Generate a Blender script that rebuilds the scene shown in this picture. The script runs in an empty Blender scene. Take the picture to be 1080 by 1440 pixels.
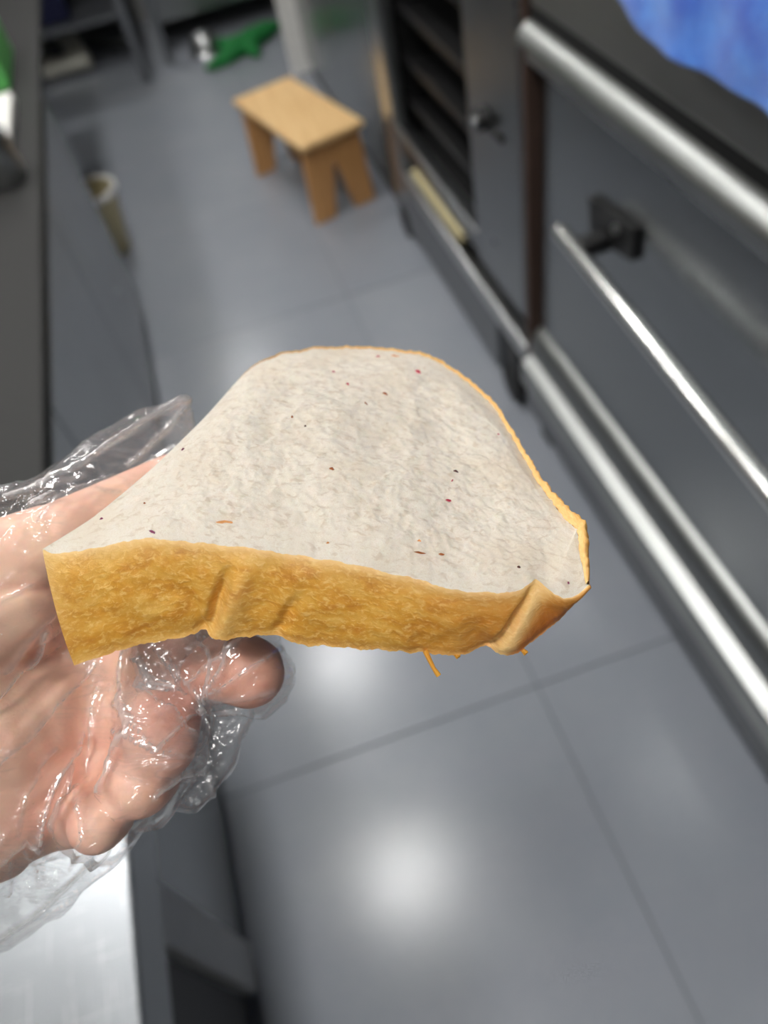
import bpy, bmesh, math, random
import numpy as np
from mathutils import Vector, Matrix, noise

random.seed(7)
S = bpy.context.scene
COL = S.collection

# ------------------------------------------------------------------ camera
H = 1.55                                   # eye height above the floor, corridor runs along +Y
FPX = 1090.0                               # focal length in pixels of a 1080 x 1440 frame
R = Vector((0.94441, -0.28848, -0.15768))  # image right
DN = Vector((-0.32155, -0.71061, -0.62581))  # image down
FW = Vector((0.06849, 0.64173, -0.76387))  # view direction
EYE = Vector((0, 0, H))
cam = bpy.data.cameras.new('camera')
cam_o = bpy.data.objects.new('camera', cam)
COL.objects.link(cam_o)
cam.sensor_fit = 'VERTICAL'
cam.sensor_height = 36.0
cam.lens = 36.0 * FPX / 1440.0
cam.clip_start = 0.01
cam.dof.use_dof = True
cam.dof.focus_distance = 0.197
cam.dof.aperture_fstop = cam.lens / 3.3
m = Matrix((( R.x, -DN.x, -FW.x, 0), (R.y, -DN.y, -FW.y, 0), (R.z, -DN.z, -FW.z, H), (0, 0, 0, 1)))
cam_o.matrix_world = m
S.camera = cam_o

# ------------------------------------------------------------------ world, exposure
w = bpy.data.worlds.new('world')
S.world = w
w.use_nodes = True
w.node_tree.nodes['Background'].inputs[0].default_value = (0.6, 0.65, 0.7, 1)
w.node_tree.nodes['Background'].inputs[1].default_value = 0.05
S.view_settings.view_transform = 'Standard'
S.view_settings.look = 'None'
S.view_settings.gamma = 1
S.view_settings.use_curve_mapping = False
S.view_settings.exposure = 0.2
S.cycles.use_denoising = True
S.cycles.max_bounces = 10
S.cycles.transparent_max_bounces = 24
S.cycles.caustics_reflective = False
S.cycles.caustics_refractive = False
S.cycles.sample_clamp_indirect = 6.0
LAMP = 60.0                                # strength of the ceiling lamps' diffusers


def at(px, py, dep):
    """point of the held bread / hand, dep metres in front of the eye"""
    return EYE + R * ((px - 540) / FPX * dep) + DN * ((py - 720) / FPX * dep) + FW * dep


# ------------------------------------------------------------------ materials
def lin(c):
    return tuple(((x / 255) / 12.92 if x / 255 <= 0.04045 else ((x / 255 + 0.055) / 1.055) ** 2.4) for x in c) + (1,)


class NT:
    def __init__(self, name):
        self.m = bpy.data.materials.new(name)
        self.m.use_nodes = True
        self.t = self.m.node_tree
        self.b = self.t.nodes['Principled BSDF']
        self.out = self.t.nodes['Material Output']

    def n(self, typ, **kw):
        nd = self.t.nodes.new(typ)
        for k, v in kw.items():
            if k.startswith('i_'):
                key = k[2:]
                nd.inputs[int(key) if key.isdigit() else key.replace('_', ' ')].default_value = v
            else:
                setattr(nd, k, v)
        return nd

    def l(self, a, b):
        self.t.links.new(a, b)

    def coords(self, kind='Object', scale=(1, 1, 1), rot=(0, 0, 0)):
        if kind == 'UV':
            c = self.n('ShaderNodeUVMap').outputs[0]
        else:
            c = self.n('ShaderNodeTexCoord').outputs[kind]
        mp = self.n('ShaderNodeMapping')
        mp.inputs['Scale'].default_value = scale
        mp.inputs['Rotation'].default_value = rot
        self.l(c, mp.inputs[0])
        return mp.outputs[0]

    def noise(self, vec, scale, detail=4, rough=0.6, dist=0.0):
        nd = self.n('ShaderNodeTexNoise')
        nd.inputs['Scale'].default_value = scale
        nd.inputs['Detail'].default_value = detail
        nd.inputs['Roughness'].default_value = rough
        nd.inputs['Distortion'].default_value = dist
        self.l(vec, nd.inputs['Vector'])
        return nd.outputs[0]

    def ramp(self, fac, stops):
        nd = self.n('ShaderNodeValToRGB')
        e = nd.color_ramp.elements
        while len(e) < len(stops):
            e.new(0.5)
        for k, (p, c) in enumerate(stops):
            e[k].position = p
            e[k].color = c if len(c) == 4 else tuple(c) + (1,)
        self.l(fac, nd.inputs[0])
        return nd.outputs[0]

    def mix(self, fac, a, b, blend='MIX'):
        nd = self.n('ShaderNodeMix', data_type='RGBA', blend_type=blend)
        for sock, v in ((nd.inputs[0], fac), (nd.inputs[6], a), (nd.inputs[7], b)):
            if hasattr(v, 'is_linked'):
                self.l(v, sock)
            else:
                sock.default_value = v
        return nd.outputs[2]

    def math(self, op, a, b=0.0, c=0.0):
        nd = self.n('ShaderNodeMath', operation=op)
        for k, v in enumerate((a, b, c)):
            if hasattr(v, 'is_linked'):
                self.l(v, nd.inputs[k])
            else:
                nd.inputs[k].default_value = v
        return nd.outputs[0]

    def bump(self, h, dist, strength=1.0, prev=None):
        nd = self.n('ShaderNodeBump')
        nd.inputs['Strength'].default_value = strength
        nd.inputs['Distance'].default_value = dist
        self.l(h, nd.inputs['Height'])
        if prev is not None:
            self.l(prev, nd.inputs['Normal'])
        return nd.outputs[0]

    def set(self, **kw):
        for k, v in kw.items():
            s = self.b.inputs[k.replace('_', ' ')]
            if hasattr(v, 'is_linked'):
                self.l(v, s)
            else:
                s.default_value = v


def plain(name, rgb, rough=0.5, metal=0.0, vary=0.12, scale=30.0):
    t = NT(name)
    c = lin(rgb)
    f = t.noise(t.coords(), scale, 3)
    t.set(Base_Color=t.mix(f, tuple(x * (1 - vary) for x in c[:3]) + (1,), tuple(min(1, x * (1 + vary)) for x in c[:3]) + (1,)),
          Roughness=rough, Metallic=metal)
    return t.m


def steel(name, rgb, rough=0.3, stretch=(40, 1.2, 40), vary=0.14, bump=0.00006):
    """brushed stainless steel, grain along the corridor"""
    t = NT(name)
    v = t.coords('Object', stretch)
    g = t.noise(v, 9, 4, 0.7)
    sm = t.noise(t.coords(), 5, 3, 0.6)
    c = lin(rgb)
    t.set(Base_Color=t.mix(g, tuple(x * (1 - vary) for x in c[:3]) + (1,), tuple(min(1, x * (1 + vary)) for x in c[:3]) + (1,)),
          Metallic=1.0, Roughness=t.math('ADD', t.math('MULTIPLY', sm, 0.14), rough - 0.07),
          Normal=t.bump(g, bump, 0.5))
    return t.m


M = {}
M['steel'] = steel('brushed_steel', (176, 178, 178), 0.32)
M['steel_panel'] = steel('matt_steel_panel', (150, 150, 149), 0.46)
M['steel_dark'] = steel('dark_steel', (140, 143, 144), 0.3)
M['steel_bright'] = steel('bright_steel', (205, 207, 206), 0.2)
M['steel_trim'] = steel('steel_trim', (158, 160, 158), 0.4)
M['steel_polished'] = steel('polished_steel', (150, 153, 154), 0.24)
M['chrome'] = steel('chrome', (232, 233, 231), 0.2)
M['worktop'] = None
M['black'] = plain('black_enamel', (9, 9, 10), 0.5)
M['blackish'] = plain('dark_interior', (9, 9, 10), 0.6)
M['rubber'] = plain('black_rubber', (20, 20, 21), 0.7)
M['rust'] = plain('brown_strip', (84, 66, 58), 0.5, 0.3, 0.25)
M['cream'] = plain('cream_strip', (196, 184, 142), 0.5)
M['white_plastic'] = plain('white_plastic', (238, 237, 232), 0.4)
M['pvc'] = plain('off_white_pipe', (235, 233, 218), 0.4)
M['navy'] = plain('navy_plastic', (22, 26, 62), 0.45)
M['green_cloth'] = plain('green_cloth', (20, 116, 52), 0.8, 0, 0.3)
M['green_box'] = plain('green_plastic', (110, 205, 110), 0.5)
M['grey_paint'] = plain('grey_paint', (96, 99, 104), 0.45)
M['pale_grey'] = plain('pale_grey_paint', (178, 179, 178), 0.5)
M['dull_grey'] = plain('dull_grey_pipe', (110, 112, 112), 0.5)
M['wall'] = plain('wall_paint', (150, 150, 148), 0.6, 0, 0.05, 8)
M['ceiling'] = plain('ceiling_paint', (200, 200, 198), 0.7, 0, 0.04, 8)
M['grout'] = plain('grout', (108, 111, 117), 0.7)
M['dark_top'] = plain('dark_reflection_top', (26, 26, 25), 0.7)  # dark reflections of the surroundings are put into the top's colour
M['brown_wood'] = plain('brown_board', (112, 78, 48), 0.5, 0, 0.25)


def mat_worktop():
    t = NT('scratched_worktop_steel')
    v = t.coords('Object', (1, 1, 1), (0, 0, 0.6))
    a = t.noise(t.coords('Object', (150, 5, 1), (0, 0, 0.7)), 1.6, 3, 0.6, 0.3)
    b = t.noise(t.coords('Object', (7, 190, 1), (0, 0, -0.25)), 1.6, 3, 0.6, 0.3)
    sc = t.math('ADD', t.ramp(a, [(0.63, (0, 0, 0)), (0.68, (0.6, 0.6, 0.6))]), t.ramp(b, [(0.63, (0, 0, 0)), (0.68, (0.6, 0.6, 0.6))]))
    sm = t.noise(v, 14, 4)
    t.set(Base_Color=t.mix(sc, lin((172, 176, 180)), lin((222, 224, 226))), Metallic=1.0,
          Roughness=t.math('ADD', t.math('MULTIPLY', sm, 0.2), 0.28), Normal=t.bump(sc, 0.0001, 0.4))
    return t.m


M['worktop'] = mat_worktop()


def mat_tile():
    t = NT('grey_porcelain_tile')
    v = t.coords('Object')
    oi = t.n('ShaderNodeObjectInfo').outputs['Random']
    n1 = t.noise(v, 4, 5, 0.65)
    n2 = t.noise(v, 60, 3, 0.6)
    base = t.mix(n1, lin((130, 136, 147)), lin((152, 155, 161)))
    base = t.mix(t.math('MULTIPLY', n2, 0.25), base, lin((164, 166, 170)))
    base = t.mix(t.math('MULTIPLY', oi, 0.22), base, lin((114, 120, 133)))
    t.set(Base_Color=base, Roughness=t.math('ADD', t.math('MULTIPLY', n1, 0.08), 0.20),
          Normal=t.bump(n2, 0.0004, 0.25))
    t.b.inputs['Specular IOR Level'].default_value = 0.6
    return t.m


M['tile'] = mat_tile()


def mat_wood(name, a, b, scale=(3, 40, 40)):
    t = NT(name)
    v = t.coords('Object', scale)
    n1 = t.noise(v, 1.4, 5, 0.6, 0.6)
    t.set(Base_Color=t.ramp(n1, [(0.3, lin(a)), (0.7, lin(b))]), Roughness=0.45, Normal=t.bump(n1, 0.0005, 0.3))
    return t.m


M['seat_wood'] = mat_wood('pine_seat', (222, 178, 118), (244, 208, 152), (30, 3, 30))
M['leg_wood'] = mat_wood('pine_leg', (188, 136, 82), (212, 160, 102), (40, 40, 3))


def mat_towel():
    t = NT('blue_terry')
    v = t.coords()
    n = t.noise(v, 420, 2)
    n2 = t.noise(v, 16, 3)
    t.set(Base_Color=t.ramp(t.math('ADD', t.math('MULTIPLY', n2, 0.7), t.math('MULTIPLY', n, 0.3)), [(0.35, lin((20, 84, 206))), (0.65, lin((78, 152, 246)))]), Roughness=0.95, Normal=t.bump(n, 0.003, 0.8))
    t.b.inputs['Sheen Weight'].default_value = 0.4
    return t.m


M['towel'] = mat_towel()


def mat_crumb():
    t = NT('bread_crumb')
    uv = t.coords('UV', (1, 1, 1))
    # open fibrous crumb: a net of short pale strands over darker pores
    f1 = t.noise(t.coords('UV', (1.0, 1.5, 1), (0, 0, 0.3)), 1.7, 3, 0.6, 2.2)
    f2 = t.noise(t.coords('UV', (1.5, 1.0, 1), (0, 0, 0.7)), 2.9, 2, 0.55, 1.8)
    pore = t.noise(t.coords('UV', (0.8, 1.3, 1), (0, 0, -0.2)), 0.42, 3, 0.55, 0.8)
    r1 = t.math('MAXIMUM', t.math('SUBTRACT', 1.0, t.math('MULTIPLY', t.math('ABSOLUTE', t.math('SUBTRACT', f1, 0.5)), 8.0)), 0.0)
    r2 = t.math('MAXIMUM', t.math('SUBTRACT', 1.0, t.math('MULTIPLY', t.math('ABSOLUTE', t.math('SUBTRACT', f2, 0.5)), 9.0)), 0.0)
    net = t.math('MAXIMUM', r1, t.math('MULTIPLY', r2, 0.8))
    hole = t.ramp(pore, [(0.34, (1, 1, 1)), (0.46, (0, 0, 0))])
    hgt = t.math('SUBTRACT', t.math('ADD', t.math('MULTIPLY', net, 0.7), t.math('MULTIPLY', pore, 0.9)), t.math('MULTIPLY', hole, 0.5))
    big = t.noise(uv, 0.055, 3, 0.5)
    c = t.mix(net, lin((229, 211, 186)), lin((254, 248, 236)))
    c = t.mix(t.math('MULTIPLY', hole, 0.4), c, lin((206, 182, 152)))
    c = t.mix(t.ramp(big, [(0.48, (0, 0, 0)), (0.72, (0.4, 0.4, 0.4))]), c, lin((232, 213, 186)))
    t.set(Base_Color=c, Roughness=0.55, Normal=t.bump(hgt, 0.00018, 0.9))
    t.b.inputs['Subsurface Weight'].default_value = 0.15
    t.b.inputs['Subsurface Radius'].default_value = (0.002, 0.0015, 0.001)
    t.b.inputs['Subsurface Scale'].default_value = 1.0
    return t.m


def mat_crust():
    t = NT('golden_crust')
    uv = t.coords('UV')
    a = t.n('ShaderNodeAttribute', attribute_name='tone')
    sep = t.n('ShaderNodeSeparateColor')
    t.l(a.outputs['Color'], sep.inputs[0])
    pale, brown = sep.outputs[0], sep.outputs[1]
    n1 = t.noise(t.coords('UV', (0.10, 0.22, 1)), 1.0, 5, 0.62, 0.4)
    n2 = t.noise(t.coords('UV', (0.55, 0.95, 1)), 1.0, 4, 0.65, 0.6)
    c = t.ramp(n1, [(0.28, lin((190, 122, 32))), (0.5, lin((216, 156, 54))), (0.72, lin((228, 180, 88)))])
    c = t.mix(t.ramp(n2, [(0.5, (0, 0, 0)), (0.66, (0.75, 0.75, 0.75))]), c, lin((238, 198, 120)))
    c = t.mix(t.math('MULTIPLY', brown, t.math('ADD', 0.55, t.math('MULTIPLY', n1, 0.7))), c, lin((186, 104, 34)))
    c = t.mix(t.math('MULTIPLY', pale, t.math('ADD', 0.55, t.math('MULTIPLY', n2, 0.7))), c, lin((240, 206, 148)))
    t.set(Base_Color=c, Roughness=0.5, Normal=t.bump(n2, 0.0005, 0.6))
    t.b.inputs['Subsurface Weight'].default_value = 0.12
    t.b.inputs['Subsurface Radius'].default_value = (0.003, 0.0015, 0.0006)
    return t.m


M['crumb'] = mat_crumb()
M['crust'] = mat_crust()
for k, c in dict(fleck_red=(176, 52, 74), fleck_brown=(150, 84, 36), fleck_dark=(78, 40, 30), fleck_purple=(122, 50, 84), fleck_orange=(214, 150, 92)).items():
    M[k] = plain(k, c, 0.5, 0, 0.3, 900)


def mat_skin():
    t = NT('skin')
    v = t.coords()
    n1 = t.noise(v, 28, 4, 0.55)
    n2 = t.noise(v, 700, 3, 0.6)
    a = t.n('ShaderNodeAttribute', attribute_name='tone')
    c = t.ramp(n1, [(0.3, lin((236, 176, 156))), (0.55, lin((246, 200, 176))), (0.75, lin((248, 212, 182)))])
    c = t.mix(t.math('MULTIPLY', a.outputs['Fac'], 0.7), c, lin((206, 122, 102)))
    t.set(Base_Color=c, Roughness=0.5, Normal=t.bump(n2, 0.0003, 0.4))
    t.b.inputs['Subsurface Weight'].default_value = 0.2
    t.b.inputs['Subsurface Radius'].default_value = (0.006, 0.002, 0.001)
    return t.m


M['skin'] = mat_skin()


def mat_film(name, haze=0.07, wr=1.0):
    """thin clear polythene: transparent, glossy, milky in the creases, highlights partly put into that haze"""
    t = NT(name)
    t.t.nodes.remove(t.b)
    uv = t.coords('UV', (1, 1, 1), (0, 0, math.radians(38)))
    n1 = t.noise(t.coords('UV', (0.022, 0.13, 1), (0, 0, math.radians(-42))), 1.0, 3, 0.55, 1.4)
    r1 = t.math('SUBTRACT', 1.0, t.math('MULTIPLY', t.math('ABSOLUTE', t.math('SUBTRACT', n1, 0.5)), 7.0))
    r1 = t.math('MAXIMUM', r1, 0.0)
    n2 = t.noise(t.coords('UV', (0.06, 0.16, 1), (0, 0, math.radians(-42))), 1.0, 2, 0.5, 1.0)
    dro = t.n('ShaderNodeTexVoronoi')
    dro.inputs['Scale'].default_value = 0.85
    t.l(t.coords('UV'), dro.inputs['Vector'])
    mask = t.ramp(t.noise(t.coords('UV'), 0.055, 2), [(0.52, (0, 0, 0)), (0.64, (1, 1, 1))])
    fold = t.ramp(t.noise(t.coords('UV', (1, 1, 1), (0, 0, 1)), 0.05, 2), [(0.42, (0.05, 0.05, 0.05)), (0.6, (1, 1, 1))])
    r1 = t.math('MULTIPLY', r1, fold)
    drop = t.math('MULTIPLY', t.ramp(dro.outputs[0], [(0.18, (1, 1, 1)), (0.42, (0, 0, 0))]), mask)
    nb = t.bump(t.math('ADD', t.math('MULTIPLY', t.math('MULTIPLY', r1, r1), 0.35), t.math('MULTIPLY', n2, 1.2)), 0.0016 * wr, 0.6)
    nb = t.bump(drop, 0.0005, 0.8, nb)
    tr = t.n('ShaderNodeBsdfTransparent')
    tr.inputs[0].default_value = (0.985, 0.985, 0.985, 1)
    gl = t.n('ShaderNodeBsdfGlossy')
    gl.inputs['Roughness'].default_value = 0.15
    gl.inputs['Color'].default_value = (1, 1, 1, 1)
    t.l(nb, gl.inputs['Normal'])
    df = t.n('ShaderNodeBsdfTranslucent')
    df.inputs[0].default_value = (0.85, 0.86, 0.87, 1)
    dd = t.n('ShaderNodeBsdfDiffuse')
    dd.inputs[0].default_value = (0.85, 0.86, 0.87, 1)
    hz = t.n('ShaderNodeMixShader')
    t.l(df.outputs[0], hz.inputs[1])
    t.l(dd.outputs[0], hz.inputs[2])
    m1 = t.n('ShaderNodeMixShader')
    ha = t.n('ShaderNodeAttribute', attribute_name='fold').outputs['Fac']
    t.l(t.math('MINIMUM', t.math('ADD', t.math('MULTIPLY', ha, 0.6), t.math('ADD', haze * 0.55, t.math('MULTIPLY', t.math('POWER', r1, 3.0), 0.14))), 0.85), m1.inputs[0])
    t.l(tr.outputs[0], m1.inputs[1])
    t.l(hz.outputs[0], m1.inputs[2])
    fr = t.n('ShaderNodeFresnel')
    fr.inputs[0].default_value = 1.5
    t.l(nb, fr.inputs['Normal'])
    m2 = t.n('ShaderNodeMixShader')
    t.l(t.math('MINIMUM', t.math('ADD', t.math('MULTIPLY', ha, 0.25), fr.outputs[0]), 0.30), m2.inputs[0])
    t.l(m1.outputs[0], m2.inputs[1])
    t.l(gl.outputs[0], m2.inputs[2])
    t.l(m2.outputs[0], t.out.inputs[0])
    return t.m


M['film'] = mat_film('clear_polythene')


def mat_emit(name, strength, rgb=(1, 1, 1)):
    t = NT(name)
    e = t.n('ShaderNodeEmission')
    e.inputs[0].default_value = tuple(rgb) + (1,)
    e.inputs[1].default_value = strength
    t.l(e.outputs[0], t.out.inputs[0])
    return t.m


M['lamp'] = mat_emit('lamp_diffuser', LAMP, (1.0, 0.985, 0.96))


# ------------------------------------------------------------------ building helpers
def thing(name, label, cat, loc=(0, 0, 0), group=None):
    o = bpy.data.objects.new(name, None)
    o.empty_display_size = 0.05
    COL.objects.link(o)
    o.location = loc
    return tag(o, label, cat, group)


def tag(o, label=None, cat=None, group=None, kind=None):
    if label: o['label'] = label
    if cat: o['category'] = cat
    if group: o['group'] = group
    if kind: o['kind'] = kind
    return o


def world_loc(o):
    p = Vector((0, 0, 0))
    while o is not None:
        p = p + o.location
        o = o.parent
    return p


class MB:
    """collects world-space geometry; build() links it as ONE mesh object"""

    def __init__(self):
        self.v = []
        self.f = []

    def add(self, vs, fs):
        k = len(self.v)
        self.v += [Vector(p) for p in vs]
        self.f += [tuple(k + i for i in f) for f in fs]
        return self

    def box(self, x0, x1, y0, y1, z0, z1):
        vs = [(x, y, z) for x in (x0, x1) for y in (y0, y1) for z in (z0, z1)]
        return self.add(vs, [(0, 1, 3, 2), (4, 6, 7, 5), (0, 4, 5, 1), (2, 3, 7, 6), (0, 2, 6, 4), (1, 5, 7, 3)])

    def prism(self, poly, ext):
        """poly: list of points (planar), ext: vector"""
        n = len(poly)
        vs = [Vector(p) for p in poly] + [Vector(p) + Vector(ext) for p in poly]
        fs = [tuple(range(n))[::-1], tuple(range(n, 2 * n))] + [(i, (i + 1) % n, n + (i + 1) % n, n + i) for i in range(n)]
        return self.add(vs, fs)

    def tube(self, pts, r, seg=14, cap=True):
        pts = [Vector(p) for p in pts]
        rs = r if isinstance(r, (list, tuple)) else [r] * len(pts)
        rings = []
        ref = None
        for i, p in enumerate(pts):
            d = (pts[min(i + 1, len(pts) - 1)] - pts[max(i - 1, 0)]).normalized()
            if ref is None:
                ref = d.orthogonal().normalized()
            ref = (ref - d * ref.dot(d)).normalized()
            b = d.cross(ref)
            rings.append([p + (ref * math.cos(a) + b * math.sin(a)) * rs[i] for a in [2 * math.pi * k / seg for k in range(seg)]])
        k0 = len(self.v)
        for rg in rings:
            self.v += rg
        for i in range(len(pts) - 1):
            for k in range(seg):
                a, b2 = k0 + i * seg + k, k0 + i * seg + (k + 1) % seg
                self.f.append((a, b2, b2 + seg, a + seg))
        if cap:
            self.f.append(tuple(k0 + k for k in range(seg))[::-1])
            self.f.append(tuple(k0 + (len(pts) - 1) * seg + k for k in range(seg)))
        return self

    def lathe(self, c, prof, seg=28):
        c = Vector(c)
        k0 = len(self.v)
        for (r, z) in prof:
            for k in range(seg):
                a = 2 * math.pi * k / seg
                self.v.append(c + Vector((r * math.cos(a), r * math.sin(a), z)))
        for i in range(len(prof) - 1):
            for k in range(seg):
                a, b2 = k0 + i * seg + k, k0 + i * seg + (k + 1) % seg
                self.f.append((a, b2, b2 + seg, a + seg))
        return self

    def build(self, name, mat, parent=None, bevel=0.0, smooth=False, seg=2):
        me = bpy.data.meshes.new(name)
        off = world_loc(parent)
        me.from_pydata([tuple(p - off) for p in self.v], [], self.f)
        bm = bmesh.new()
        bm.from_mesh(me)
        bmesh.ops.recalc_face_normals(bm, faces=bm.faces)
        bm.to_mesh(me)
        bm.free()
        me.materials.append(mat)
        o = bpy.data.objects.new(name, me)
        COL.objects.link(o)
        if parent is not None:
            o.parent = parent
        if smooth:
            for p in me.polygons:
                p.use_smooth = True
            me.set_sharp_from_angle(angle=math.radians(38))
        if bevel:
            b = o.modifiers.new('bevel', 'BEVEL')
            b.width = bevel
            b.segments = seg
            b.limit_method = 'ANGLE'
            b.harden_normals = False
        return o


def rbox(name, mat, parent, x0, x1, y0, y1, z0, z1, bevel=0.003, label=None):
    o = MB().box(x0, x1, y0, y1, z0, z1).build(name, mat, parent, bevel)
    return tag(o, label)


def bullnose(x_back, x_front, z0, z1, y0, y1, seg=12):
    """a rounded trim running along the corridor, profile in x/z"""
    poly = [(x_back, y0, z0)]
    zc, h = (z0 + z1) / 2, (z1 - z0) / 2
    for k in range(seg + 1):
        a = -math.pi / 2 + math.pi * k / seg
        poly.append((x_back - 0.001 - (x_back - x_front) * math.cos(a) ** 0.8 if abs(math.cos(a)) > 1e-6 else x_back - 0.001, y0, zc + h * math.sin(a)))
    poly.append((x_back, y0, z1))
    return MB().prism(poly, (0, y1 - y0, 0))


# ================================================================== the room
X0, X1, Y0, Y1, ZC = -1.25, 1.46, -2.0, 5.75, 2.7


def struct(name, mb, mat, bevel=0):
    return tag(mb.build(name, mat, None, bevel), kind='structure')


floor = struct('floor', MB().box(X0, X1, Y0, Y1, -0.06, -0.004), M['grout'])
struct('ceiling', MB().box(X0, X1, Y0, Y1, ZC, ZC + 0.05), M['ceiling'])
struct('wall_left', MB().box(X0 - 0.1, X0, Y0, Y1, 0, ZC), M['wall'])
struct('wall_right', MB().box(X1, X1 + 0.1, Y0, Y1, 0, ZC), M['wall'])
struct('wall_back', MB().box(X0, X1, Y1, Y1 + 0.1, 0, ZC), M['wall'])
struct('wall_front', MB().box(X0, X1, Y0 - 0.1, Y0, 0, ZC), M['wall'])
TS, GX, GY, J = 0.785, 0.302, 0.705, 0.0015
k0x, k1x = math.floor((X0 - GX) / TS), math.ceil((X1 - GX) / TS)
k0y, k1y = math.floor((Y0 - GY) / TS), math.ceil((Y1 - GY) / TS)
tile_me = {}
for i in range(k0x, k1x):
    for j in range(k0y, k1y):
        xa, xb = max(X0, GX + i * TS) + J, min(X1, GX + (i + 1) * TS) - J
        ya, yb = max(Y0, GY + j * TS) + J, min(Y1, GY + (j + 1) * TS) - J
        key = (round(xb - xa, 3), round(yb - ya, 3))
        if key not in tile_me:
            o = MB().box(0, xb - xa, 0, yb - ya, -0.0042, 0).build('floor_tile', M['tile'], floor, 0.0012, seg=1)
            tile_me[key] = o
        else:
            o = tile_me[key].copy()
            COL.objects.link(o)
            o.parent = floor
        o.location = (xa, ya, 0)

LAMPS = [(-0.22, 1.20, 'nearest'), (-0.22, 2.52, 'second'), (-0.22, 3.84, 'third'), (-0.22, 5.10, 'far'), (-0.22, -0.12, 'overhead'), (-0.22, -1.44, 'rear'), (-1.03, 1.45, 'left'), (-1.03, 2.30, 'leftfar')]
LW = {'nearest': 'square white ceiling lamp above the corridor just ahead of the bread',
      'second': 'square white ceiling lamp over the corridor before the stool',
      'third': 'square white ceiling lamp over the corridor beyond the stool',
      'far': 'unseen square white ceiling lamp added over the far end of the corridor',  # extra lamp, added to brighten the white board at the far end
      'left': 'square white ceiling lamp above the left worktop by the wall',
      'leftfar': 'square white ceiling lamp above the dark end of the left counter',
      'overhead': 'square white ceiling lamp straight above the camera',
      'rear': 'square white ceiling lamp behind the camera'}
for x, y, nm in LAMPS:
    t = thing('ceiling_lamp', LW[nm], 'lamp', (x, y, ZC), 'ceiling lamps')
    s = 0.15
    fr = MB()
    fr.box(x - s, x + s, y - s, y - s + 0.02, ZC - 0.03, ZC).box(x - s, x + s, y + s - 0.02, y + s, ZC - 0.03, ZC)
    fr.box(x - s, x - s + 0.02, y - s + 0.02, y + s - 0.02, ZC - 0.03, ZC).box(x + s - 0.02, x + s, y - s + 0.02, y + s - 0.02, ZC - 0.03, ZC)
    fr.build('frame', M['white_plastic'], t)
    MB().box(x - s + 0.02, x + s - 0.02, y - s + 0.02, y + s - 0.02, ZC - 0.022, ZC - 0.002).build('diffuser', M['lamp'], t)

# ================================================================== right side: deck oven
XF = 0.597
t = thing('deck_oven', 'large stainless steel deck oven with long bar handle on the right', 'oven', (XF, 0.5, 0))
rbox('carcass', M['steel_dark'], t, 0.64, 1.42, -0.5, 1.40, 0.2, 1.7, 0.004)
rbox('base_panel', M['grey_paint'], t, 0.585, 1.40, -0.48, 1.40, 0.112, 0.199, 0.003, 'dull grey base panel')
for y in (-0.45, 1.36):
    rbox('foot', M['rubber'], t, 0.62, 0.69, y - 0.03, y + 0.03, 0.0, 0.2, 0.004, 'black foot')
MB().prism([(0.63, -0.5, 0.2), (0.575, -0.5, 0.2), (0.571, -0.5, 0.204), (0.571, -0.5, 0.258), (0.574, -0.5, 0.263), (0.606, -0.5, 0.279), (0.606, -0.5, 0.287), (0.63, -0.5, 0.287)], (0, 1.90, 0)).build('lower_rail', M['steel_trim'], t, 0.002)
MB().prism([(0.66, -0.5, 0.282), (0.599, -0.5, 0.282), (0.596, -0.5, 0.286), (0.597, -0.5, 0.302), (0.601, -0.5, 0.320), (0.609, -0.5, 0.336), (0.620, -0.5, 0.346), (0.634, -0.5, 0.352), (0.66, -0.5, 0.352)], (0, 1.90, 0)).build('lower_trim', M['steel_trim'], t, smooth=True)
rbox('door', M['steel_polished'], t, 0.622, 0.65, -0.46, 1.385, 0.354, 0.948, 0.004)
hb0, hb1 = Vector((0.556, 1.163, 0.753)), Vector((0.545, 0.525, 0.727))
hd = (hb1 - hb0).normalized()
h_o = MB().tube([hb0, hb0 + hd * 1.4], 0.0145, 18).build('handle', M['chrome'], t, 0.002, smooth=True)
for k, y in enumerate((1.09, -0.1)):
    c = hb0 + hd * ((hb0.y - y) / -hd.y)
    b = MB().prism([(0.622, y - 0.085, c.z + 0.07), (0.622, y + 0.075, c.z + 0.05), (0.622, y + 0.06, c.z - 0.02), (0.622, y - 0.085, c.z + 0.01)], (-0.012, 0, 0))
    b.prism([(0.612, y - 0.016, c.z + 0.02), (0.612, y + 0.016, c.z + 0.02), (0.612, y + 0.016, c.z - 0.008), (0.612, y - 0.016, c.z - 0.008)], (c.x + 0.006 - 0.612, 0, 0))
    bo = b.build('handle_bracket', M['black'], t, 0.002)
    tag(bo, 'black handle bracket')
    MB().tube([(0.611, y - 0.03, c.z + 0.042), (0.606, y - 0.03, c.z + 0.042)], 0.009, 12).build('screw', M['steel'], bo)
rbox('upper_rail', M['steel'], t, 0.597, 0.645, -0.5, 1.40, 0.952, 0.984, 0.003)
MB().prism([(0.645, -0.5, 0.985), (0.583, -0.5, 0.985), (0.580, -0.5, 0.990), (0.581, -0.5, 0.996), (0.586, -0.5, 1.004), (0.593, -0.5, 1.011), (0.602, -0.5, 1.018), (0.645, -0.5, 1.018)], (0, 1.90, 0)).build('upper_trim', M['steel_trim'], t, smooth=True)
rbox('shadow_gap', M['black'], t, 0.606, 0.645, -0.5, 1.40, 1.018, 1.043, 0.002, 'black strip painted as the shade above the upper trim')  # solid bar; its black stands in for the shade in the gap
rbox('upper_door', M['steel_panel'], t, 0.602, 0.645, -0.46, 1.385, 1.045, 1.62, 0.004)
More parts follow.
